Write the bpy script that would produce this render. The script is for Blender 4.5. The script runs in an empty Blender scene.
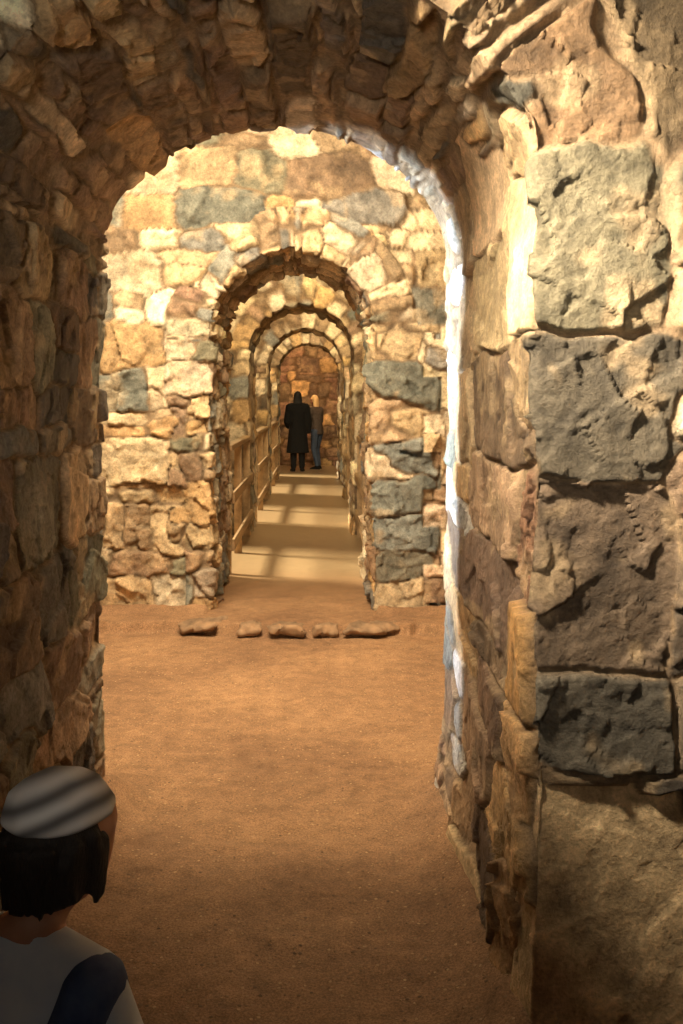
import bpy, bmesh, math, numpy as np
from mathutils import Vector, Matrix
rng=np.random.default_rng(7)
sc=bpy.context.scene
COL=sc.collection
try:
    sc.view_settings.view_transform='Standard'
except Exception as e: print(e)

def lin(c):
    c=np.array(c,dtype=float)/255.0
    return np.where(c<=0.04045,c/12.92,((c+0.055)/1.055)**2.4)

# ---------- noise ----------
def _h(ix,iy,iz,s):
    n=(ix*73856093)^(iy*19349663)^(iz*83492791)^(s*2654435)
    n=n&0x7fffffff
    n=((n>>13)^n)&0x7fffffff
    n=(n*((n*n*15731+789221)&0x7fffffff)+1376312589)&0x7fffffff
    return n/float(0x7fffffff)
def vnoise(x,y,z,s=0):
    ix=np.floor(x).astype(np.int64);iy=np.floor(y).astype(np.int64);iz=np.floor(z).astype(np.int64)
    fx=x-ix;fy=y-iy;fz=z-iz
    fx=fx*fx*(3-2*fx);fy=fy*fy*(3-2*fy);fz=fz*fz*(3-2*fz)
    r=0
    for a in (0,1):
        for b in (0,1):
            for c in (0,1):
                w=(fx if a else 1-fx)*(fy if b else 1-fy)*(fz if c else 1-fz)
                r=r+w*_h(ix+a,iy+b,iz+c,s)
    return r*2-1
def fbm(x,y,z,s=0,o=4):
    r=0;a=1.0;t=0
    for i in range(o):
        r=r+a*vnoise(x,y,z,s+i*17);t+=a;a*=0.5
        x=x*2.03+3.1;y=y*2.03+1.7;z=z*2.03+5.3
    return r/t
def facets(P,scale,s,offs):
    """angular fracture planes: 3D cells, each carrying a random slope"""
    Q=P*scale+offs[:,None]*np.array([1.0,0.7,1.3])
    I=np.floor(Q).astype(np.int64)
    best=np.full(len(Q),1e9);val=np.zeros(len(Q))
    for a in (-1,0,1):
        for b in (-1,0,1):
            for c in (-1,0,1):
                J=I+np.array([a,b,c])
                h=[_h(J[:,0],J[:,1],J[:,2],s+k) for k in range(7)]
                D=Q-(J+np.stack(h[:3],-1))
                d=(D*D).sum(1)
                m=d<best
                g=(h[3]*2-1)*D[:,0]+(h[4]*2-1)*D[:,1]+(h[5]*2-1)*D[:,2]+(h[6]-0.5)*0.5
                best=np.where(m,d,best);val=np.where(m,g,val)
    return val
def sstep(x): 
    x=np.clip(x,0,1);return x*x*(3-2*x)

# ---------- masonry cells ----------
PAL={'tan':(186,160,124),'cream':(214,192,156),'grey':(130,127,116),'dark':(96,88,78),'brown':(146,120,94),
     'red':(142,110,90),'gold':(196,160,112),'pale':(202,184,156),'olive':(122,116,96),'umber':(116,94,74),'lime':(206,200,190)}
def pick(names,w):
    w=np.array(w,float);w/=w.sum()
    n=names[rng.choice(len(names),p=w)]
    c=np.array(PAL[n],float)*(1+rng.normal(0,0.08))+rng.normal(0,1.2,3)
    return lin(np.clip(c,10,250))
def courses(u0,u1,v0,v1,hm,wm,pal,vary=0.35,split=0.15):
    out=[];v=v0
    while v<v1:
        h=hm*(1+rng.uniform(-vary,vary))
        u=u0-rng.uniform(0,wm)
        while u<u1:
            w=wm*(1+rng.uniform(-0.55,0.6))
            cu=u+w/2; cv=v+h/2+rng.normal(0,h*0.14)
            if rng.random()<split:
                f=rng.uniform(0.3,0.7)
                out.append((cu,v+h*f/2,w/2,h*f/2)+tuple(pick(*pal)))
                out.append((cu,v+h*(1+f)/2,w/2,h*(1-f)/2)+tuple(pick(*pal)))
            else: out.append((cu,cv,w/2,h/2)+tuple(pick(*pal)))
            u+=w
        v+=h
    return out
def cells(U,V,S):
    n=len(U);F1=np.full(n,1e9);F2=np.full(n,1e9);I=np.zeros(n,int)
    for k,s in enumerate(S):
        du=((U-s[0])/s[2])**2;dv=((V-s[1])/s[3])**2
        d=(du*du+dv*dv)
        m=d<F1
        F2=np.where(m,F1,np.minimum(F2,d))
        F1=np.where(m,d,F1);I=np.where(m,k,I)
    F1=F1**0.25;F2=F2**0.25
    S=np.array(S)
    e=(F2-F1)*0.5*np.minimum(S[I,2],S[I,3])
    return e,I,S
def masonry(U,V,P,S,seed,depth,rough,tilt,joint,freq=1.0,warp=0.04,mortar=(150,126,96),smear=0.35,jvar=0.7):
    wx=fbm(P[:,0]*4,P[:,1]*4,P[:,2]*4,seed,2)*warp+vnoise(P[:,0]*19,P[:,1]*19,P[:,2]*19,seed+5)*0.012
    wy=fbm(P[:,0]*4,P[:,1]*4,P[:,2]*4,seed+50,2)*warp+vnoise(P[:,0]*19,P[:,1]*19,P[:,2]*19,seed+6)*0.012
    U=U+wx;V=V+wy
    e,I,S=cells(U,V,S)
    n=len(S);r=np.random.default_rng(seed)
    off=r.normal(0,0.3,n)*depth; tx=r.normal(0,tilt,n); ty=r.normal(0,tilt,n)
    x,y,z=P[:,0],P[:,1],P[:,2]
    jw=np.maximum(joint*(1+jvar*vnoise(x*6,y*6,z*6,seed+77)),joint*0.35)
    j=sstep(e/jw)
    h=(j-1)*depth+j*(off[I]+np.clip(tx[I]*(U-S[I,0])+ty[I]*(V-S[I,1]),-depth*1.2,depth*1.2))
    so=I*7.31
    f1=facets(P,4.2*freq,seed+200,so)
    f2=facets(P,11*freq,seed+300,so)
    f3=facets(P,27*freq,seed+400,so)
    n1=fbm(x*9*freq+so,y*9*freq,z*9*freq+so,seed+9,4)
    rs=np.where(S[I,4]>0.6,0.28,1.0) if smear>0.4 and joint<0.0115 else 1.0
    h=h+j*rough*rs*(1.6*f1+0.7*f2+0.22*f3)+rough*0.3*n1
    c=S[I,4:7].copy()
    p=fbm(x*6+so,y*6,z*6,seed+31,3)
    c*= (1+0.5*p)[:,None]
    c*= (1+0.3*np.clip(f1,-1,1)+0.12*np.clip(f2,-1,1))[:,None]
    p2=sstep((fbm(x*7,y*7+so,z*7,seed+41,3)-0.14)*5)[:,None]
    c=c*(1-smear*p2)+smear*p2*lin((196,168,128))
    mort=lin(mortar)*(1+0.3*n1)[:,None]
    jj=sstep((e-0.001)/(jw*0.8))[:,None]
    c=mort*(1-jj)*0.8+c*jj
    return h,np.clip(c,0.01,1)

def grid_mesh(name,P,C,nu,nv,mat,mask=None,flip=False):
    idx=np.arange(nu*nv).reshape(nu,nv)
    q=np.stack([idx[:-1,:-1],idx[1:,:-1],idx[1:,1:],idx[:-1,1:]],-1).reshape(-1,4)
    if flip:q=q[:,::-1]
    if mask is not None:q=q[mask.reshape(-1)]
    me=bpy.data.meshes.new(name)
    me.vertices.add(len(P));me.vertices.foreach_set('co',P.astype(np.float32).ravel())
    me.loops.add(q.size);me.loops.foreach_set('vertex_index',q.ravel().astype(np.int32))
    me.polygons.add(len(q));me.polygons.foreach_set('loop_start',np.arange(0,q.size,4,dtype=np.int32))
    me.polygons.foreach_set('loop_total',np.full(len(q),4,dtype=np.int32))
    me.update(calc_edges=True)
    me.polygons.foreach_set('use_smooth',np.ones(len(q),dtype=bool))
    if C is not None:
        a=me.attributes.new('Col','FLOAT_COLOR','POINT')
        a.data.foreach_set('color',np.c_[C,np.ones(len(C))].astype(np.float32).ravel())
    me.materials.append(mat)
    me.validate()
    o=bpy.data.objects.new(name,me);COL.objects.link(o)
    return o

# ---------- materials ----------
def nodes(name):
    m=bpy.data.materials.new(name);m.use_nodes=True
    nt=m.node_tree;b=nt.nodes['Principled BSDF'];return m,nt,b
def N(nt,t,**k):
    n=nt.nodes.new(t)
    for a,v in k.items():
        if a in n.inputs.keys(): n.inputs[a].default_value=v
        else: setattr(n,a,v)
    return n
def noise(nt,vec,scale,detail=6,rough=0.6):
    n=nt.nodes.new('ShaderNodeTexNoise');n.inputs['Scale'].default_value=scale;n.inputs['Detail'].default_value=detail;n.inputs['Roughness'].default_value=rough
    nt.links.new(vec,n.inputs['Vector']);return n
def maprange(nt,src,a,b,c,d):
    n=nt.nodes.new('ShaderNodeMapRange')
    for i,v in zip(('From Min','From Max','To Min','To Max'),(a,b,c,d)):n.inputs[i].default_value=v
    nt.links.new(src,n.inputs['Value']);return n.outputs[0]
def mulcol(nt,col,fac):
    n=nt.nodes.new('ShaderNodeVectorMath');n.operation='SCALE'
    nt.links.new(col,n.inputs[0]);nt.links.new(fac,n.inputs['Scale']);return n.outputs[0]
def mixc(nt,f,a,b):
    n=nt.nodes.new('ShaderNodeMix');n.data_type='RGBA'
    if hasattr(f,'links'):nt.links.new(f,n.inputs[0])
    else:n.inputs[0].default_value=f
    for s,i in ((a,6),(b,7)):
        if hasattr(s,'links'):nt.links.new(s,n.inputs[i])
        else:n.inputs[i].default_value=(*s,1)
    return n.outputs[2]

def stone_mat():
    m,nt,b=nodes('rubble_stone')
    tc=nt.nodes.new('ShaderNodeTexCoord');v=tc.outputs['Object']
    at=nt.nodes.new('ShaderNodeAttribute');at.attribute_name='Col'
    n1=noise(nt,v,13,9,0.7);n2=noise(nt,v,75,6,0.75)
    c=mulcol(nt,at.outputs['Color'],maprange(nt,n1.outputs[0],0.32,0.68,0.52,1.4))
    c=mulcol(nt,c,maprange(nt,n2.outputs[0],0.3,0.7,0.62,1.32))
    nt.links.new(c,b.inputs['Base Color'])
    b.inputs['Roughness'].default_value=0.72
    b.inputs['Specular IOR Level'].default_value=0.4
    prev=None
    for src,st,d in ((n1.outputs[0],0.8,0.024),(n2.outputs[0],0.9,0.007)):
        bp=N(nt,'ShaderNodeBump');bp.inputs['Strength'].default_value=st;bp.inputs['Distance'].default_value=d
        nt.links.new(src,bp.inputs['Height'])
        if prev: nt.links.new(prev.outputs[0],bp.inputs['Normal'])
        prev=bp
    nt.links.new(prev.outputs[0],b.inputs['Normal'])
    return m
STONE=stone_mat()
def floor_mat():
    m,nt,b=nodes('packed_earth')
    tc=nt.nodes.new('ShaderNodeTexCoord');v=tc.outputs['Object']
    n0=noise(nt,v,1.3,4,0.5);n1=noise(nt,v,11,9,0.75);n2=noise(nt,v,150,4,0.75)
    vo=nt.nodes.new('ShaderNodeTexVoronoi');vo.inputs['Scale'].default_value=60;nt.links.new(v,vo.inputs['Vector'])
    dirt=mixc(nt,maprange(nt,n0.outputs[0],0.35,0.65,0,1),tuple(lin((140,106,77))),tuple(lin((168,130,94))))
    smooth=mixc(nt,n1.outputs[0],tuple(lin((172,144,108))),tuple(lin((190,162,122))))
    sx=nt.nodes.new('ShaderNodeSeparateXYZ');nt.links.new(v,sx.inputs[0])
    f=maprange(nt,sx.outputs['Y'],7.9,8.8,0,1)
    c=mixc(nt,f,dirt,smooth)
    f2=maprange(nt,sx.outputs['Y'],6.9,8.4,1,0.2)
    def fade(fac):
        a=nt.nodes.new('ShaderNodeMath');a.operation='SUBTRACT';nt.links.new(fac,a.inputs[0]);a.inputs[1].default_value=1
        q=nt.nodes.new('ShaderNodeMath');q.operation='MULTIPLY_ADD';nt.links.new(a.outputs[0],q.inputs[0]);nt.links.new(f2,q.inputs[1]);q.inputs[2].default_value=1
        return q.outputs[0]
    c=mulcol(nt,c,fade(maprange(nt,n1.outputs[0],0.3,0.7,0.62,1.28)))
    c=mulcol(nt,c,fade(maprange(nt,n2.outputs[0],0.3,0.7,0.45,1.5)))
    cs=nt.nodes.new('ShaderNodeSeparateColor');nt.links.new(vo.outputs['Color'],cs.inputs[0])
    sel=maprange(nt,cs.outputs[0],0.74,0.78,0,1)
    dd=maprange(nt,vo.outputs['Distance'],0.25,0.35,1,0)
    mm=nt.nodes.new('ShaderNodeMath');mm.operation='MULTIPLY';nt.links.new(sel,mm.inputs[0]);nt.links.new(dd,mm.inputs[1])
    m2=nt.nodes.new('ShaderNodeMath');m2.operation='MULTIPLY';nt.links.new(mm.outputs[0],m2.inputs[0]);nt.links.new(maprange(nt,sx.outputs['Y'],6.4,7.0,1,0),m2.inputs[1])
    pc=mixc(nt,cs.outputs[1],tuple(lin((98,76,58))),tuple(lin((200,164,122))))
    c=mixc(nt,m2.outputs[0],c,pc)
    nt.links.new(c,b.inputs['Base Color'])
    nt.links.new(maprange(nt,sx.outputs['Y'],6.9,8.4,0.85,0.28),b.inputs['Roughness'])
    b.inputs['Specular IOR Level'].default_value=0.4
    prev=None
    for src,st,d in ((n1.outputs[0],0.7,0.025),(m2.outputs[0],0.8,0.008),(n2.outputs[0],0.7,0.005)):
        bp=N(nt,'ShaderNodeBump');bp.inputs['Distance'].default_value=d
        q=nt.nodes.new('ShaderNodeMath');q.operation='MULTIPLY';nt.links.new(f2,q.inputs[0]);q.inputs[1].default_value=st
        nt.links.new(q.outputs[0],bp.inputs['Strength'])
        nt.links.new(src,bp.inputs['Height'])
        if prev: nt.links.new(prev.outputs[0],bp.inputs['Normal'])
        prev=bp
    nt.links.new(prev.outputs[0],b.inputs['Normal'])
    return m
FLOOR=floor_mat()
def simple(name,c1,c2,scale=20,rough=0.8,stretch=None,bump=0.2):
    m,nt,b=nodes(name)
    tc=nt.nodes.new('ShaderNodeTexCoord');v=tc.outputs['Object']
    if stretch:
        mp=nt.nodes.new('ShaderNodeMapping');mp.inputs['Scale'].default_value=stretch;nt.links.new(v,mp.inputs[0]);v=mp.outputs[0]
    n=noise(nt,v,scale,5,0.6)
    nt.links.new(mixc(nt,maprange(nt,n.outputs[0],0.35,0.65,0,1),tuple(lin(c1)),tuple(lin(c2))),b.inputs['Base Color'])
    b.inputs['Roughness'].default_value=rough
    bp=N(nt,'ShaderNodeBump');bp.inputs['Strength'].default_value=bump;bp.inputs['Distance'].default_value=0.004
    nt.links.new(n.outputs[0],bp.inputs['Height']);nt.links.new(bp.outputs[0],b.inputs['Normal'])
    return m
WOOD=simple('railing_wood',(150,122,88),(198,164,120),12,0.55,(1,0.08,1),0.3)

# ---------- arch walls ----------
XL,XR,ZT=-2.2,1.8,3.75
def arch_wall(name,xl,xr,zs,rise,Ya,Yb,ds,fine_near,ring_near,fine_far,S_ring,S_face,seed,depth,rough,tilt,joint,rc=0.03,z0=-0.06,freq=1.0,amp=None,warp=0.04,Rfun=None,mortar=(150,126,96),smear=0.35,und=0.02,push=None,jvar=0.7):
    cx=(xl+xr)/2;a=(xr-xl)/2;b=rise
    th=np.linspace(math.pi,0,400)
    ax=cx+a*np.cos(th);az=zs+b*np.sin(th)
    px=np.r_[np.full(60,xl),ax[1:-1],np.full(60,xr)]
    pz=np.r_[np.linspace(z0,zs,60),az[1:-1],np.linspace(zs,z0,60)]
    s=np.r_[0,np.cumsum(np.hypot(np.diff(px),np.diff(pz)))]
    Stot=s[-1];nu=int(Stot/ds)+1
    su=np.linspace(0,Stot,nu)
    X=np.interp(su,s,px);Z=np.interp(su,s,pz)
    tx=np.gradient(X);tz=np.gradient(Z);l=np.hypot(tx,tz)
    nx=-tz/l;nz=tx/l
    A=2.3
    def steps(fine):
        f=list(np.arange(rc,fine,ds));c=[];x=fine
        st=ds
        while x<A:
            c.append(x);st=min(st*1.25,0.1);x+=st
        return np.array(f+c+[A])
    an=steps(fine_near);af=steps(fine_far)
    pa=[];py=[];na=[];ny=[];t=[];fa=[]
    for v in an[::-1]: pa.append(v);py.append(Ya);na.append(0);ny.append(-1);t.append(v);fa.append(1)
    for k in range(1,4):
        q=k/4*math.pi/2;pa.append(rc-rc*math.sin(q));py.append(Ya+rc-rc*math.cos(q));na.append(-math.sin(q));ny.append(-math.cos(q));t.append(rc*(1-2*k/4));fa.append(0)
    for y in np.arange(Ya+rc,Yb-rc+1e-6,ds): pa.append(0);py.append(y);na.append(-1);ny.append(0);t.append(-(y-Ya));fa.append(0)
    for k in range(1,4):
        q=k/4*math.pi/2;pa.append(rc-rc*math.cos(q));py.append(Yb-rc+rc*math.sin(q));na.append(-math.cos(q));ny.append(math.sin(q));t.append(-(Yb-Ya)+rc-2*rc*k/4);fa.append(0)
    for v in af: pa.append(v);py.append(Yb);na.append(0);ny.append(1);t.append(-(Yb-Ya)-v);fa.append(2)
    pa,py,na,ny,t,fa=map(np.array,(pa,py,na,ny,t,fa));nv=len(pa)
    PX=X[:,None]+nx[:,None]*pa;PZ=Z[:,None]+nz[:,None]*pa;PY=np.broadcast_to(py,(nu,nv))
    NX=nx[:,None]*na;NZ=nz[:,None]*na;NY=np.broadcast_to(ny,(nu,nv))
    P=np.stack([PX,PY,PZ],-1).reshape(-1,3);Nn=np.stack([NX,NY,NZ],-1).reshape(-1,3)
    SS=np.repeat(su,nv);TT=np.tile(t,nu);FF=np.tile(fa,nu);AA=np.tile(pa,nu)
    H,C=masonry(TT,SS,P,S_ring(Stot),seed,depth,rough,tilt,joint,freq,warp,mortar,smear,jvar)
    nn=vnoise(SS*4.1,SS*0,SS*0,seed+3)
    R=ring_near*(1+0.35*np.sign(nn)*np.abs(nn)**0.4)
    if Rfun is not None: R=Rfun(SS,Stot,R)
    m=(FF>0)&(AA>R)
    if m.any():
        H2,C2=masonry(P[m,0],P[m,2],P[m],S_face,seed+70,depth,rough,tilt,joint,freq,warp,mortar,smear,jvar)
        d=np.clip((AA[m]-R[m])/joint,0,1)
        H[m]=H2-(1-sstep(d))*depth;C[m]=C2
    m3=(FF>0)&(AA<=R)&(AA>R-joint)
    H[m3]-=depth*sstep(1-(R[m3]-AA[m3])/joint)
    if amp is not None: H*=amp(SS,TT,Stot)
    H+=und*fbm(P[:,0]*2,P[:,1]*2,P[:,2]*2,seed+90,2)
    P=P+Nn*H[:,None]
    if push is not None: P[:,0]-=push(SS,TT,Stot)
    P[:,0]=np.clip(P[:,0],XL-0.02,XR+0.02);P[:,2]=np.clip(P[:,2],-0.08,ZT+0.02)
    o=grid_mesh(name,P,C,nu,nv,STONE)
    o['kind']='structure'
    return o

MIX=(['tan','cream','grey','brown','red','gold','pale','olive','dark'],[5,3,2.2,3,0.8,2.0,1.5,1.2,0.5])
WARM=(['tan','cream','gold','brown','pale','grey','olive'],[5,4,2.0,3,3.5,1.8,0.6])
JAMB=(['tan','brown','grey','pale','olive','gold'],[4,3,3,2,1.5,1.5])
DARK=(['dark','brown','grey','umber','olive','tan'],[3.5,3.5,2.5,3.5,1.5,0.8])
VAULT=(['tan','brown','cream','umber','gold','pale','dark'],[3,4,1.4,4,1.2,1.5,1.5])
PLAST=(['tan','brown','gold','umber'],[3,4,2,2.5])
LIME=(['lime','pale','tan','grey'],[4,1.5,.7,.7])
YA1=2.34
def ring1(S):
    out=[]
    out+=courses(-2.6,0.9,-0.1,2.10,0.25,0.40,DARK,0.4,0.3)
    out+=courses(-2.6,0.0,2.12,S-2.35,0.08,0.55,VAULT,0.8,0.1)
    out+=courses(0.05,0.9,2.12,S-2.7,0.16,0.3,VAULT,0.4,0.0)
    out+=courses(-1.15,-0.5,S-2.35,S+0.1,0.30,0.55,PLAST,.4,.15)
    out+=courses(-2.4,-1.38,S-2.75,S+0.1,0.22,0.3,LIME,.4,.15)  # limewash tone, with the brightness of the daylit strip put into its colour
    out+=courses(0.6,1.0,S-2.35,S+0.1,0.25,0.3,MIX)
    for (t,z,hw,hh,c) in [(0.13,2.28,.16,.115,(134,106,76)),(0.43,2.26,.13,.13,(116,98,72)),(-.14,2.24,.13,.1,(184,156,116)),(0.12,2.50,.15,.09,(142,118,86)),(.40,2.52,.13,.1,(112,98,76)),(0.1,2.69,.14,.08,(170,142,104)),(.38,2.72,.13,.08,(132,108,80)),
        (0.16,1.91,.17,.19,(112,104,82)),(0.44,1.99,.11,.12,(124,113,88)),(0.44,1.79,.11,.08,(132,117,92)),(-.13,1.88,.13,.17,(226,198,150)),
        (0.18,1.53,.20,.16,(106,96,79)),(0.5,1.52,.11,.16,(114,101,82)),(-.15,1.57,.12,.13,(150,126,94)),
        (0.17,1.14,.17,.21,(112,94,75)),(.45,1.12,.12,.20,(102,88,72)),(-.13,1.22,.11,.17,(138,102,76)),
        (-.15,.9,.13,.14,(208,160,100)),(0.17,.79,.18,.115,(106,98,84)),(.46,.79,.11,.11,(112,100,84)),
        (-.17,.6,.13,.15,(180,142,96)),
        (0.12,.34,.32,.29,(214,184,140)),(0.52,.36,.10,.22,(156,132,102)),(0.34,.65,.10,.025,(80,70,58)),(0.12,.655,.1,.018,(110,92,72)),(-.26,.2,.10,.24,(184,146,102))]:
        out.append((t,S-0.06-z,hw,hh)+tuple(lin(c)))
    return out
def amp1(SS,TT,S):
    right=sstep((SS-(S-2.75))/0.5)
    left=1-sstep((SS-2.1)/0.3)
    deep=sstep((-TT-0.25)/0.25)
    front=sstep((TT+0.1)/0.1)
    far=sstep((-TT-1.1)/0.2)*sstep((1.75+TT)/0.1)
    rr=sstep((SS-(S-3.2))/0.4)
    vault=(1-right)*(1-left)
    return (1-0.45*right*deep-0.25*left*deep-0.05*front-0.22*vault*deep)*(1-0.35*rr*far)
def push1(SS,TT,S):
    right=sstep((SS-(S-3.1))/0.5)
    zz=S-0.06-SS
    foot=0.05*np.exp(-np.clip(zz,0,3)/0.22)*(TT<0)*sstep(-TT/0.3)
    far=0.010*sstep((-TT-1.3)/0.25)
    return right*(foot+far)
face1=courses(-2.4,2.0,-0.1,3.9,0.24,0.34,MIX)
w1=arch_wall('wall_near_arch',-0.83,0.50,2.08,0.51,YA1,3.9,0.0068,0.55,0.95,0.1,ring1,face1,11,0.024,0.0165,0.06,0.009,rc=0.02,amp=amp1,mortar=(158,132,100),smear=0.45,und=0.014,push=push1,jvar=0.8,warp=0.03)

def ring2(S):
    out=[]
    out+=courses(-1.8,0.75,-0.1,2.02,0.20,0.26,JAMB,0.45,0.25)
    out+=courses(-1.8,0.75,2.02,S-2.1,0.11,0.26,WARM,0.8,0.0)
    out+=courses(-1.8,-0.05,S-2.1,S+0.1,0.24,0.34,JAMB,0.25,0.08)
    out+=courses(0.52,0.9,S-2.1,S+0.1,0.2,0.2,JAMB,0.25,0.08)
    g=(128,130,123)
    for k,(z,hh,c) in enumerate([(1.95,.12,(190,166,130)),(1.67,.14,(110,110,99)),(1.40,.11,(180,156,120)),(1.14,.125,g),(.88,.14,(120,122,114)),(.60,.125,g),(.38,.085,(130,124,108)),(.13,.14,(184,162,130))]):
        out.append((.19+(.03 if k%2 else -.03),S-0.06-z,.23+(.03 if k%2 else -.03),hh)+tuple(lin(c)))
    return out
def R2(SS,S,R):
    return np.where(SS>S-2.12,0.42+0.06*np.sign(np.sin(SS*12.0)),R)
face2=courses(-2.4,2.0,-0.1,3.9,0.23,0.38,WARM,0.5,0.28)
w2=arch_wall('wall_second_arch',-0.742,0.378,2.04,0.56,7.0,8.4,0.0125,1.45,0.25,0.1,ring2,face2,23,0.026,0.026,0.06,0.0125,rc=0.03,freq=0.9,warp=0.045,Rfun=R2,mortar=(136,112,84),smear=0.38)
def ringc(S):
    return courses(-1.8,0.75,-0.1,2.0,0.22,0.3,WARM)+courses(-1.8,0.75,2.02,S-2.1,0.13,0.45,WARM,0.4,0.0)+courses(-1.8,0.75,S-2.1,S+0.1,0.22,0.35,WARM)
face3=courses(-2.4,2.0,-0.1,3.9,0.24,0.34,WARM)
for i,(a,b) in enumerate([(10.9,12.0),(14.8,15.8),(18.5,19.4)]):
    arch_wall('wall_arch_%s'%('third','fourth','fifth')[i],-0.742,0.378,2.04,0.56,a,b,0.03,0.5,0.30,0.1,ringc,face3,31+i*7,0.02,0.011,0.09,0.028,rc=0.03,mortar=(120,94,66))

def flat_wall(name,orig,du,dv,nrm,lu,lv,step,seed,pal,holes=()):
    nu=int(lu/step)+1;nv=int(lv/step)+1
    u,v=np.meshgrid(np.linspace(0,lu,nu),np.linspace(0,lv,nv),indexing='ij')
    u=u.ravel();v=v.ravel()
    P=np.array(orig)+u[:,None]*np.array(du)+v[:,None]*np.array(dv)
    S=courses(-0.3,lu+0.3,-0.1,lv+0.2,0.3,0.42,pal)
    H,C=masonry(u,v,P,S,seed,0.025,0.012,0.12,0.03,mortar=(110,84,58))
    P=P+np.array(nrm)*H[:,None]
    mask=None
    if holes:
        uc=u.reshape(nu,nv)[:-1,:-1]+step/2;vc=v.reshape(nu,nv)[:-1,:-1]+step/2
        mask=np.ones_like(uc,bool)
        for (a,b,c,d) in holes: mask&=~((uc>a)&(uc<b)&(vc>c)&(vc<d))
    o=grid_mesh(name,P,C,nu,nv,STONE,mask)
    o['kind']='structure';return o
Y0,Y1=-1.0,22.6
holes=[(8.65-Y0,10.7-Y0,0.95,2.6),(12.3-Y0,14.6-Y0,0.95,2.6),(16.1-Y0,18.3-Y0,0.95,2.6),(19.7-Y0,20.6-Y0,0.95,2.6)]
lw=flat_wall('wall_left',(XL,Y0,-0.05),(0,1,0),(0,0,1),(1,0,0),Y1-Y0,ZT+0.05,0.06,51,WARM,holes)
sm=lw.modifiers.new('thick','SOLIDIFY');sm.thickness=0.3;sm.offset=-1
flat_wall('wall_right',(XR,Y0,-0.05),(0,1,0),(0,0,1),(-1,0,0),Y1-Y0,ZT+0.05,0.07,53,WARM)
flat_wall('ceiling',(XL,Y0,ZT),(1,0,0),(0,1,0),(0,0,-1),XR-XL,Y1-Y0,0.07,57,WARM)
flat_wall('wall_end',(XL,Y1-0.1,-0.05),(1,0,0),(0,0,1),(0,-1,0),XR-XL,ZT+0.05,0.03,59,(['brown','gold','red','umber'],[3,3,3,2.5]))

# floor
xs=np.linspace(XL-0.05,XR+0.05,300)
ys=np.r_[np.arange(Y0,7.6,0.014),np.arange(7.6,Y1+0.1,0.08)]
gx,gy=np.meshgrid(xs,ys,indexing='ij')
x=gx.ravel();y=gy.ravel()
def edge_at(x): return 6.56+0.16*fbm(x*3.5,x*0,x*0,5,4)+0.25*np.clip(np.abs(x+0.18)-0.75,0,1)
edge=edge_at(x)
z=0.075*sstep((y-edge)/0.03)
z=z+0.016*fbm(x*1.5,y*1.5,x*0,3,3)*(y<7)+0.014*fbm(x*9,y*9,x*0,8,4)*(y<8)
inw=sstep((y-2.1)/0.3)*sstep((4.2-y)/0.3)
z+=inw*0.09*(np.exp(-((x-0.52)/0.13)**2)+np.exp(-((x+0.83)/0.10)**2))
z+=0.04*(np.exp(-((y-6.98)/0.08)**2))*((x<-0.78)|(x>0.42))
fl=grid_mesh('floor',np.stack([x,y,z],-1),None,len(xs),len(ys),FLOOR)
fl['kind']='structure'

# ---------- railings ----------
def box(name,size,loc,parent,mat,bev=0.006):
    bm=bmesh.new();bmesh.ops.create_cube(bm,size=1)
    for v in bm.verts:v.co=Vector((v.co.x*size[0],v.co.y*size[1],v.co.z*size[2]))
    bmesh.ops.bevel(bm,geom=bm.edges[:],offset=bev,segments=2,affect='EDGES')
    me=bpy.data.meshes.new(name);bm.to_mesh(me);bm.free();me.materials.append(mat)
    o=bpy.data.objects.new(name,me);COL.objects.link(o);o.parent=parent;o.location=loc;return o
def railing(x,ya,yb,side):
    e=bpy.data.objects.new('wooden_railing',None);COL.objects.link(e)
    L=yb-ya-0.08;e.location=(x,(ya+yb)/2,0.06)
    e['label']='brown wooden railing with horizontal boards between stone piers'
    e['category']='railing';e['group']='wooden railings along the gallery'
    for k in range(3):
        box('post',(0.07,0.07,1.06),(0,-L/2+0.04+k*(L-0.08)/2,0.53),e,WOOD)
    for zz in (0.26,0.66):
        box('rail',(0.03,L,0.09),(-side*0.05,0,zz),e,WOOD)
    box('handrail',(0.09,L,0.045),(0,0,1.083),e,WOOD)
for (a,b) in [(8.4,10.9),(12.0,14.8),(15.8,18.5)]:
    railing(-0.77,a,b,-1);railing(0.46,a,b,1)

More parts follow.
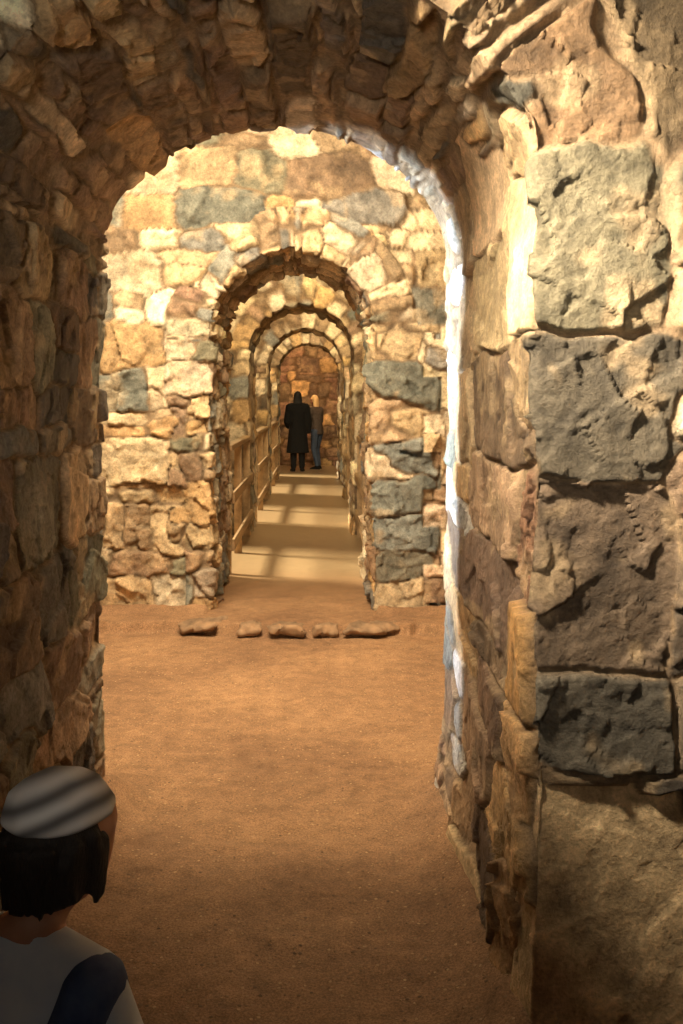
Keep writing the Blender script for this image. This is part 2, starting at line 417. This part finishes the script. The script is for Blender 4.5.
# ---------- people ----------
bm=bmesh.new();bmesh.ops.create_icosphere(bm,subdivisions=2,radius=1);ICO=[v.co.copy() for v in bm.verts];bm.free()
def blob(name,hulls,mat,voxel,parent=None,smooth=4,cut=None):
    V=[];F=[]
    for balls in hulls:
        tb=bmesh.new();vs=[]
        for (c,r) in balls:
            if not hasattr(r,'__len__'): r=(r,r,r)
            for q in ICO: vs.append(tb.verts.new((c[0]+q.x*r[0],c[1]+q.y*r[1],c[2]+q.z*r[2])))
        bmesh.ops.convex_hull(tb,input=vs)
        for v in [v for v in tb.verts if not v.link_faces]: tb.verts.remove(v)
        bmesh.ops.recalc_face_normals(tb,faces=tb.faces[:])
        tb.verts.index_update();o=len(V)
        V+=[tuple(v.co) for v in tb.verts];F+=[[v.index+o for v in f.verts] for f in tb.faces];tb.free()
    me=bpy.data.meshes.new(name+'_src');me.from_pydata(V,[],F)
    ob=bpy.data.objects.new(name,me);COL.objects.link(ob)
    m=ob.modifiers.new('r','REMESH');m.mode='VOXEL';m.voxel_size=voxel;m.use_smooth_shade=True
    s=ob.modifiers.new('s','SMOOTH');s.iterations=smooth;s.factor=0.5
    dg=bpy.context.evaluated_depsgraph_get();dg.update()
    nm=bpy.data.meshes.new_from_object(ob.evaluated_get(dg));nm.name=name
    ob.modifiers.clear();ob.data=nm;bpy.data.meshes.remove(me)
    nm.materials.clear();nm.materials.append(mat)
    nm.polygons.foreach_set('use_smooth',np.ones(len(nm.polygons),dtype=bool))
    if parent: ob.parent=parent
    return ob

# ---------- threshold stones: irregular slabs half buried along the broken step ----------
SM=simple('threshold_stone',(104,84,64),(162,130,98),7,0.85,None,0.9)
xa=-0.93
for i,(w,d) in enumerate([(.37,.24),(.18,.16),(.27,.22),(.18,.15),(.38,.24)]):
    r=np.random.default_rng(300+i)
    hl=[]
    for k in range(3):
        q=[]
        for j in range(5):
            q.append(((r.uniform(-.42,.42)*w,r.uniform(-.40,.36)*d,r.uniform(-.02,.010)),(r.uniform(.02,.05),r.uniform(.02,.04),r.uniform(.014,.024))))
        hl.append(q)
    o=blob('flat_stone',hl,SM,0.008,None,0)
    P=np.zeros(len(o.data.vertices)*3);o.data.vertices.foreach_get('co',P);P=P.reshape(-1,3)
    P[:,0]-= (P[:,0].max()+P[:,0].min())/2; P[:,0]*=w/(P[:,0].max()-P[:,0].min())
    P+=0.008*np.stack([fbm(P[:,0]*22+i,P[:,1]*22,P[:,2]*22,s,2) for s in (1,2,3)],-1)
    f=facets(P,14.0,77+i,np.zeros(len(P)));P[:,2]+=0.010*f
    P[:,2]=np.minimum(P[:,2],0.028+0.004*f)
    P[:,2]*=1.25
    o.data.vertices.foreach_set('co',P.ravel());o.data.update()
    o.location=(xa+w/2,float(edge_at(np.array([xa+w/2]))[0])+0.035,0.058);o.rotation_euler=(r.uniform(.0,.04),r.uniform(-.03,.03),0)
    xa+=w+0.022
    o['label']='flat rough stone sunk in earth at the arch threshold';o['category']='stone';o['group']='threshold stones'

def lerp(a,b,t): return tuple(a[i]*(1-t)+b[i]*t for i in range(3))
def person(H,hs,skin,pose,loc,rz,label,vox):
    p={k:tuple(c*H for c in v) for k,v in pose.items()}
    w=lambda r:r*H
    hc=p['head'];hw=0.044*hs*H;hd=0.055*hs*H;hh=0.065*hs*H
    hulls=[]
    hulls.append([(hc,(hw,hd,hh*0.92)),((hc[0],hc[1]+hd*.1,hc[2]+hh*.25),(hw*1.04,hd*.98,hh*.72))])
    hulls.append([((hc[0],hc[1]+hd*.3,hc[2]-hh*.4),(hw*.78,hd*.6,hh*.4)),((hc[0],hc[1]+hd*.62,hc[2]-hh*.72),(hw*.35,hd*.25,hh*.22))])
    hulls.append([((hc[0],hc[1]+hd*.92,hc[2]+hh*.05),(hw*.1,hd*.1,hh*.08)),((hc[0],hc[1]+hd*1.1,hc[2]-hh*.18),(hw*.17,hd*.13,hh*.09))])
    for s in (-1,1):
        hulls.append([((hc[0]+s*hw*1.0,hc[1]-hd*.05,hc[2]+hh*.02),(hw*.13,hd*.2,hh*.2)),((hc[0]+s*hw*.97,hc[1],hc[2]-hh*.16),(hw*.1,hd*.1,hh*.1))])
    hulls.append([(p['neck'],w(.034)),((hc[0],hc[1]-hd*.15,hc[2]-hh*.45),w(.034))])
    hulls.append([(p['neck'],w(.036)),(p['shL'],w(.03)),(p['shR'],w(.03)),(p['chest'],(w(.088),w(.058),w(.06)))])
    hulls.append([(p['chest'],(w(.09),w(.06),w(.06))),(p['waist'],(w(.074),w(.053),w(.04)))])
    hulls.append([(p['waist'],(w(.074),w(.053),w(.04))),(p['hip'],(w(.088),w(.062),w(.045)))])
    for s,S in ((-1,'L'),(1,'R')):
        sh,el,wr,hp,kn,an=[p[k+S] for k in ('sh','el','wr','hp','kn','an')]
        hulls.append([(sh,w(.031)),(el,w(.022))]);hulls.append([(el,w(.023)),(wr,w(.0145))])
        hulls.append([(hp,w(.055)),(kn,w(.034))]);hulls.append([(kn,w(.033)),(lerp(kn,an,.3),w(.033)),(an,w(.021))])
        ft=(an[0]+s*w(.012),an[1]+w(.085),w(.016))
        hulls.append([((an[0],an[1]-w(.018),w(.02)),w(.02)),((ft[0],ft[1],w(.014)),(w(.026),w(.028),w(.013))),(an,w(.02))])
        d=Vector(wr)-Vector(el);d.normalize();wv=Vector(wr)
        fwd=Vector((0,1,0));fwd=(fwd-d*fwd.dot(d)).normalized();inn=d.cross(fwd)*(1 if s<0 else -1)
        if inn.x*s>0: inn=-inn
        pk=wv+d*w(.045)
        hulls.append([(tuple(wv+d*w(.008)+fwd*w(.008)),w(.009)),(tuple(wv+d*w(.008)-fwd*w(.008)),w(.009)),(tuple(pk+fwd*w(.017)),w(.008)),(tuple(pk-fwd*w(.017)),w(.0075))])
        for k,(o,ln) in enumerate(((.0185,.036),(.0065,.042),(-.006,.038),(-.0175,.029))):
            a=pk+fwd*w(o);b=a+(d*.95+inn*.3)*w(ln*.5);c=b+(d*.75+inn*.66)*w(ln*.5)
            hulls.append([(tuple(a),w(.0058)),(tuple(b),w(.0054))]);hulls.append([(tuple(b),w(.0054)),(tuple(c),w(.0046))])
        a=wv+d*w(.016)+fwd*w(.015);b=a+(fwd*.75+d*.6+inn*.2)*w(.022);c=b+(fwd*.25+d*.9+inn*.3)*w(.018)
        hulls.append([(tuple(a),w(.0075)),(tuple(b),w(.0062))]);hulls.append([(tuple(b),w(.0062)),(tuple(c),w(.005))])
    body=blob('person',hulls,skin,vox,None,3)
    body['label']=label;body['category']='person'
    body.location=loc;body.rotation_euler=(0,0,rz)
    eyeW=simple('eye_white',(235,232,226),(225,220,214),5,0.3,None,0.0);iris=simple('iris',(50,34,24),(30,22,18),5,0.3,None,0)
    lip=simple('lip',(168,98,86),(150,86,76),20,0.5)
    for s in (-1,1):
        c=(hc[0]+s*hw*.4,hc[1]+hd*.82,hc[2]+hh*.08)
        e=blob('eye',[[(c,(hw*.2,hd*.14,hh*.11))]],eyeW,vox*.4,body,1)
        blob('iris',[[((c[0],c[1]+hd*.1,c[2]),(hw*.09,hd*.06,hh*.07))]],iris,vox*.3,e,1)
    blob('mouth',[[((hc[0]-hw*.22,hc[1]+hd*.84,hc[2]-hh*.45),hh*.05),((hc[0]+hw*.22,hc[1]+hd*.84,hc[2]-hh*.45),hh*.05),((hc[0],hc[1]+hd*.9,hc[2]-hh*.45),hh*.07)]],lip,vox*.4,body,1)
    return body,p,hc,hw,hd,hh,w
base=dict(head=(0,.012,.925),neck=(0,-.008,.825),shL=(-.098,-.005,.795),shR=(.098,-.005,.795),chest=(0,0,.735),waist=(0,0,.62),hip=(0,0,.53),
 elL=(-.125,-.02,.63),elR=(.125,-.02,.63),wrL=(-.13,.03,.495),wrR=(.13,.03,.495),hpL=(-.046,0,.5),hpR=(.046,0,.5),
 knL=(-.05,.01,.275),knR=(.05,.01,.275),anL=(-.052,-.01,.042),anR=(.052,-.01,.042))
def shirt_hulls(p,w,e,long=True,hem=0.50,flare=0.0):
    g=lambda r:w(r+e)
    H=w(1)
    h=[[(p['neck'][:2]+(p['neck'][2]-w(.012),),g(.033)),(p['shL'],g(.031)),(p['shR'],g(.031)),(p['chest'],(g(.09),g(.06),g(.06)))],
       [(p['chest'],(g(.09),g(.06),g(.06))),(p['waist'],(g(.078),g(.056),g(.04)))],
       [(p['waist'],(g(.078),g(.056),g(.04))),((p['hip'][0],p['hip'][1],hem*H),(g(.09+flare),g(.064+flare),w(.01)))]]
    for S in 'LR':
        sh,el,wr=p['sh'+S],p['el'+S],p['wr'+S]
        if long: h+= [[(sh,g(.032)),(el,g(.024))],[(el,g(.025)),(lerp(el,wr,.93),g(.016))]]
        else: h+=[[(sh,g(.033)),(lerp(sh,el,.72),g(.030))]]
    return h
def trouser_hulls(p,w,e):
    g=lambda r:w(r+e)
    h=[[(p['hip'],(g(.088),g(.062),g(.03))),(p['hpL'],g(.056)),(p['hpR'],g(.056))]]
    for S in 'LR':
        h+=[[(p['hp'+S],g(.056)),(p['kn'+S],g(.037))],[(p['kn'+S],g(.036)),(lerp(p['kn'+S],p['an'+S],.88),g(.027))]]
    return h
def shoe_hulls(p,w,e,S,s):
    an=p['an'+S]
    return [[((an[0],an[1]-w(.018),w(.021)),w(.02+e)),((an[0]+s*w(.012),an[1]+w(.085),w(.016)),(w(.028+e),w(.03+e),w(.0145))),((an[0],an[1],an[2]),w(.022+e))]]

SKIN=simple('skin',(206,150,118),(190,132,102),15,0.55,None,0.05)
b1=dict(base);b1['elL']=(-.13,.0,.63);b1['wrL']=(-.11,.08,.56);b1['elR']=(.13,.0,.63);b1['knL']=(-.05,.02,.28)
body,p,hc,hw,hd,hh,w=person(1.68,1.0,SKIN,b1,(-0.42,20.7,0.06),math.radians(4),'person in long black coat with black hair, back turned',0.009)
BLK=simple('black_cloth',(10,9,10),(18,17,17),30,0.95);
blob('coat',shirt_hulls(p,w,.022,True,.24,.035),BLK,.011,body)
blob('trousers',trouser_hulls(p,w,.010),BLK,.011,body)
for S,s in (('L',-1),('R',1)): blob('shoe',shoe_hulls(p,w,.004,S,s),BLK,.008,body)
blob('hair',[[((hc[0],hc[1]-hd*.12,hc[2]+hh*.2),(hw*1.15,hd*1.05,hh*.95)),((hc[0],hc[1]-hd*.55,hc[2]-hh*.8),(hw*1.3,hd*.5,hh*.5))],
             [((hc[0],hc[1]-hd*.6,hc[2]-hh*.5),(hw*1.3,hd*.45,hh*.5)),((hc[0],hc[1]-hd*.85,hc[2]-hh*2.4),(hw*1.3,hd*.35,hh*.4))]],
     simple('black_hair',(12,10,9),(22,18,15),40,0.7,(8,8,1),.4),.009,body)
b2=dict(base);b2['head']=(0,.05,.915);b2['neck']=(0,.022,.82);b2['shL']=(-.098,.018,.79);b2['shR']=(.098,.018,.79);b2['chest']=(0,.014,.73)
b2['elL']=(-.12,.05,.64);b2['wrL']=(-.09,.11,.56);b2['elR']=(.12,.03,.64);b2['wrR']=(.09,.09,.55);b2['knR']=(.05,.05,.28);b2['anR']=(.052,.01,.042);b2['anL']=(-.052,-.05,.042)
body,p,hc,hw,hd,hh,w=person(1.62,1.0,SKIN,b2,(-0.02,21.35,0.06),math.radians(50),'person with blond hair, grey-brown jacket and blue jeans, leaning forward',0.009)
blob('jacket',shirt_hulls(p,w,.008,True,.47,.0),simple('brown_cloth',(70,60,54),(90,78,70),25,0.85),.01,body)
blob('jeans',trouser_hulls(p,w,.004),simple('denim',(54,66,88),(74,88,110),40,0.85),.01,body)
for S,s in (('L',-1),('R',1)): blob('shoe',shoe_hulls(p,w,.004,S,s),BLK,.008,body)
blob('hair',[[((hc[0],hc[1]-hd*.15,hc[2]+hh*.22),(hw*1.16,hd*1.06,hh*.95))],
             [((hc[0],hc[1]-hd*.5,hc[2]+hh*.1),(hw*1.2,hd*.6,hh*.6)),((hc[0],hc[1]-hd*.7,hc[2]-hh*1.6),(hw*1.1,hd*.4,hh*.4))]],
     simple('blond_hair',(244,210,158),(216,176,120),40,0.55,(8,8,1),.4),.009,body)
# child
b3=dict(base);b3['head']=(0.015,.05,.893);b3['neck']=(0,.004,.79);b3['shL']=(-.098,0,.762);b3['shR']=(.102,0,.762);b3['chest']=(0,0,.70);b3['waist']=(0,0,.59);b3['hip']=(0,0,.5)
b3.update(elL=(-.13,-.05,.62),wrL=(-.125,.03,.52),elR=(.165,.01,.64),wrR=(.16,.11,.56),hpL=(-.044,0,.47),hpR=(.044,0,.47),knL=(-.05,.07,.27),anL=(-.05,.07,.05),knR=(.05,-.02,.25),anR=(.05,-.11,.055))
body,p,hc,hw,hd,hh,w=person(1.06,1.38,SKIN,b3,(-0.385,1.32,0.0),math.radians(-26),'child walking in pale shirt, blue vest and striped cap',0.0065)
blob('shirt',shirt_hulls(p,w,.009,True,.46,.0),simple('pale_shirt',(222,228,240),(236,240,246),18,0.85),.006,body)
blob('vest',[[((w(.112),w(-.008),w(.762)),(w(.036),w(.048),w(.040))),((w(.085),0,w(.66)),(w(.050),w(.086),w(.04)))],[((w(.06),0,w(.68)),(w(.06),w(.084),w(.04))),((w(.05),0,w(.48)),(w(.07),w(.086),w(.02)))]],
     simple('blue_cloth',(62,78,120),(92,108,146),18,0.85),.005,body)
blob('trousers',trouser_hulls(p,w,.006),simple('navy_trousers',(40,46,60),(54,60,76),25,0.85),.008,body)
for S,s in (('L',-1),('R',1)): blob('shoe',shoe_hulls(p,w,.004,S,s),BLK,.006,body)
rr=np.random.default_rng(5)
locks=[]
for k in range(44):
    a=math.radians(180+rr.uniform(-105,105))
    ca,sa=math.sin(a),math.cos(a)
    top=(hc[0]+hw*1.02*ca,hc[1]-hd*.1+hd*.98*sa,hc[2]+hh*rr.uniform(.0,.3))
    bot=(hc[0]+hw*(.96+rr.uniform(-.05,.06))*ca,hc[1]-hd*.12+hd*(.90+rr.uniform(-.05,.06))*sa,hc[2]-hh*rr.uniform(.42,.66))
    locks.append([(top,hw*.13),(bot,hw*.07)])
blob('hair',[[((hc[0],hc[1]-hd*.14,hc[2]+hh*.12),(hw*1.06,hd*.98,hh*.9)),((hc[0],hc[1]-hd*.4,hc[2]-hh*.38),(hw*.97,hd*.58,hh*.38))]]+locks,
     simple('dark_hair',(24,18,15),(44,34,28),60,0.6,(6,6,1),.7),.004,body,2)
m,nt,b=nodes('striped_cap');tc=nt.nodes.new('ShaderNodeTexCoord')
mp=nt.nodes.new('ShaderNodeMapping');mp.inputs['Rotation'].default_value=(0,math.radians(22),0);nt.links.new(tc.outputs['Object'],mp.inputs[0])
wv=nt.nodes.new('ShaderNodeTexWave');wv.bands_direction='Z';wv.inputs['Scale'].default_value=10;wv.inputs['Distortion'].default_value=1.2;wv.inputs['Detail'].default_value=2
nt.links.new(mp.outputs[0],wv.inputs['Vector'])
nt.links.new(mixc(nt,maprange(nt,wv.outputs['Fac'],.0,1.0,0,1),tuple(lin((112,110,112))),tuple(lin((232,230,230)))),b.inputs['Base Color']);b.inputs['Roughness'].default_value=.85
cap=blob('cap',[[((hc[0],hc[1]-hd*.06,hc[2]+hh*.48),(hw*1.14,hd*1.08,hh*.12)),((hc[0]-hw*.05,hc[1]-hd*.10,hc[2]+hh*.62),(hw*1.04,hd*.98,hh*.46))]],m,.005,body)

# ---------- lights ----------
def look(o,tgt):
    d=Vector(tgt)-o.location;o.rotation_euler=d.to_track_quat('-Z','Y').to_euler()
def area(name,loc,tgt,sx,sy,power,col,spread=180):
    l=bpy.data.lights.new(name,'AREA');l.shape='RECTANGLE';l.size=sx;l.size_y=sy;l.energy=power;l.color=col;l.spread=math.radians(spread)
    o=bpy.data.objects.new(name,l);COL.objects.link(o);o.location=loc;look(o,tgt);return o
s=bpy.data.lights.new('sun','SUN');s.energy=10.5;s.angle=math.radians(13.0);s.color=(1,.87,.62)
so=bpy.data.objects.new('sun',s);COL.objects.link(so);so.rotation_euler=Vector((.8,-.34,-.62)).to_track_quat('-Z','Y').to_euler()
area('daylight_side',(-2.05,4.225,1.65),(0.5,3.78,1.65),0.10,1.7,30,(.66,.82,1),40)
area('warm_room_fill',(-0.9,4.9,3.35),(-0.2,7.0,1.3),1.6,0.4,185,(1,.85,.60))  # added unseen fill that brightens the second wall, no fixture there
area('warm_overhead_fill',(-0.2,4.09,3.5),(-0.2,5.4,0),0.7,0.12,88,(1,.75,.45))  # added fill above the arch, glow on the middle floor and curved shadow edge
area('warm_near_fill',(-0.7,1.35,3.0),(0.85,2.35,1.75),0.25,0.25,28,(1,.85,.64),50)  # added raking fill out of frame, brings out relief on the right pier
area('warm_low_fill',(-0.5,-0.5,1.9),(0.1,2.7,2.0),0.3,0.3,6,(1,.88,.70),60)  # weak fill added behind the camera for the near jamb and vault
for yy,pw in ((8.75,42),(12.3,40),(16.1,34),(19.8,34)):
    area('gallery_fill',(-0.25,yy,3.3),(-0.2,yy+2.3,2.4),1.6,0.4,pw,(1,.79,.46) if yy<19 else (1,.62,.30),95)  # fills added above each opening to warm the next wall face
w_=bpy.data.worlds.new('world');sc.world=w_;w_.use_nodes=True
bg=w_.node_tree.nodes['Background'];bg.inputs[0].default_value=(.95,.85,.72,1);bg.inputs[1].default_value=0.06

cam=bpy.data.cameras.new('camera');cam.lens=36*1000/1024;cam.sensor_width=36;cam.shift_x=23.5/1024;cam.shift_y=-112/1024
co=bpy.data.objects.new('camera',cam);COL.objects.link(co);co.location=(0,0,1.55);co.rotation_euler=(math.pi/2,0,0)
sc.camera=co
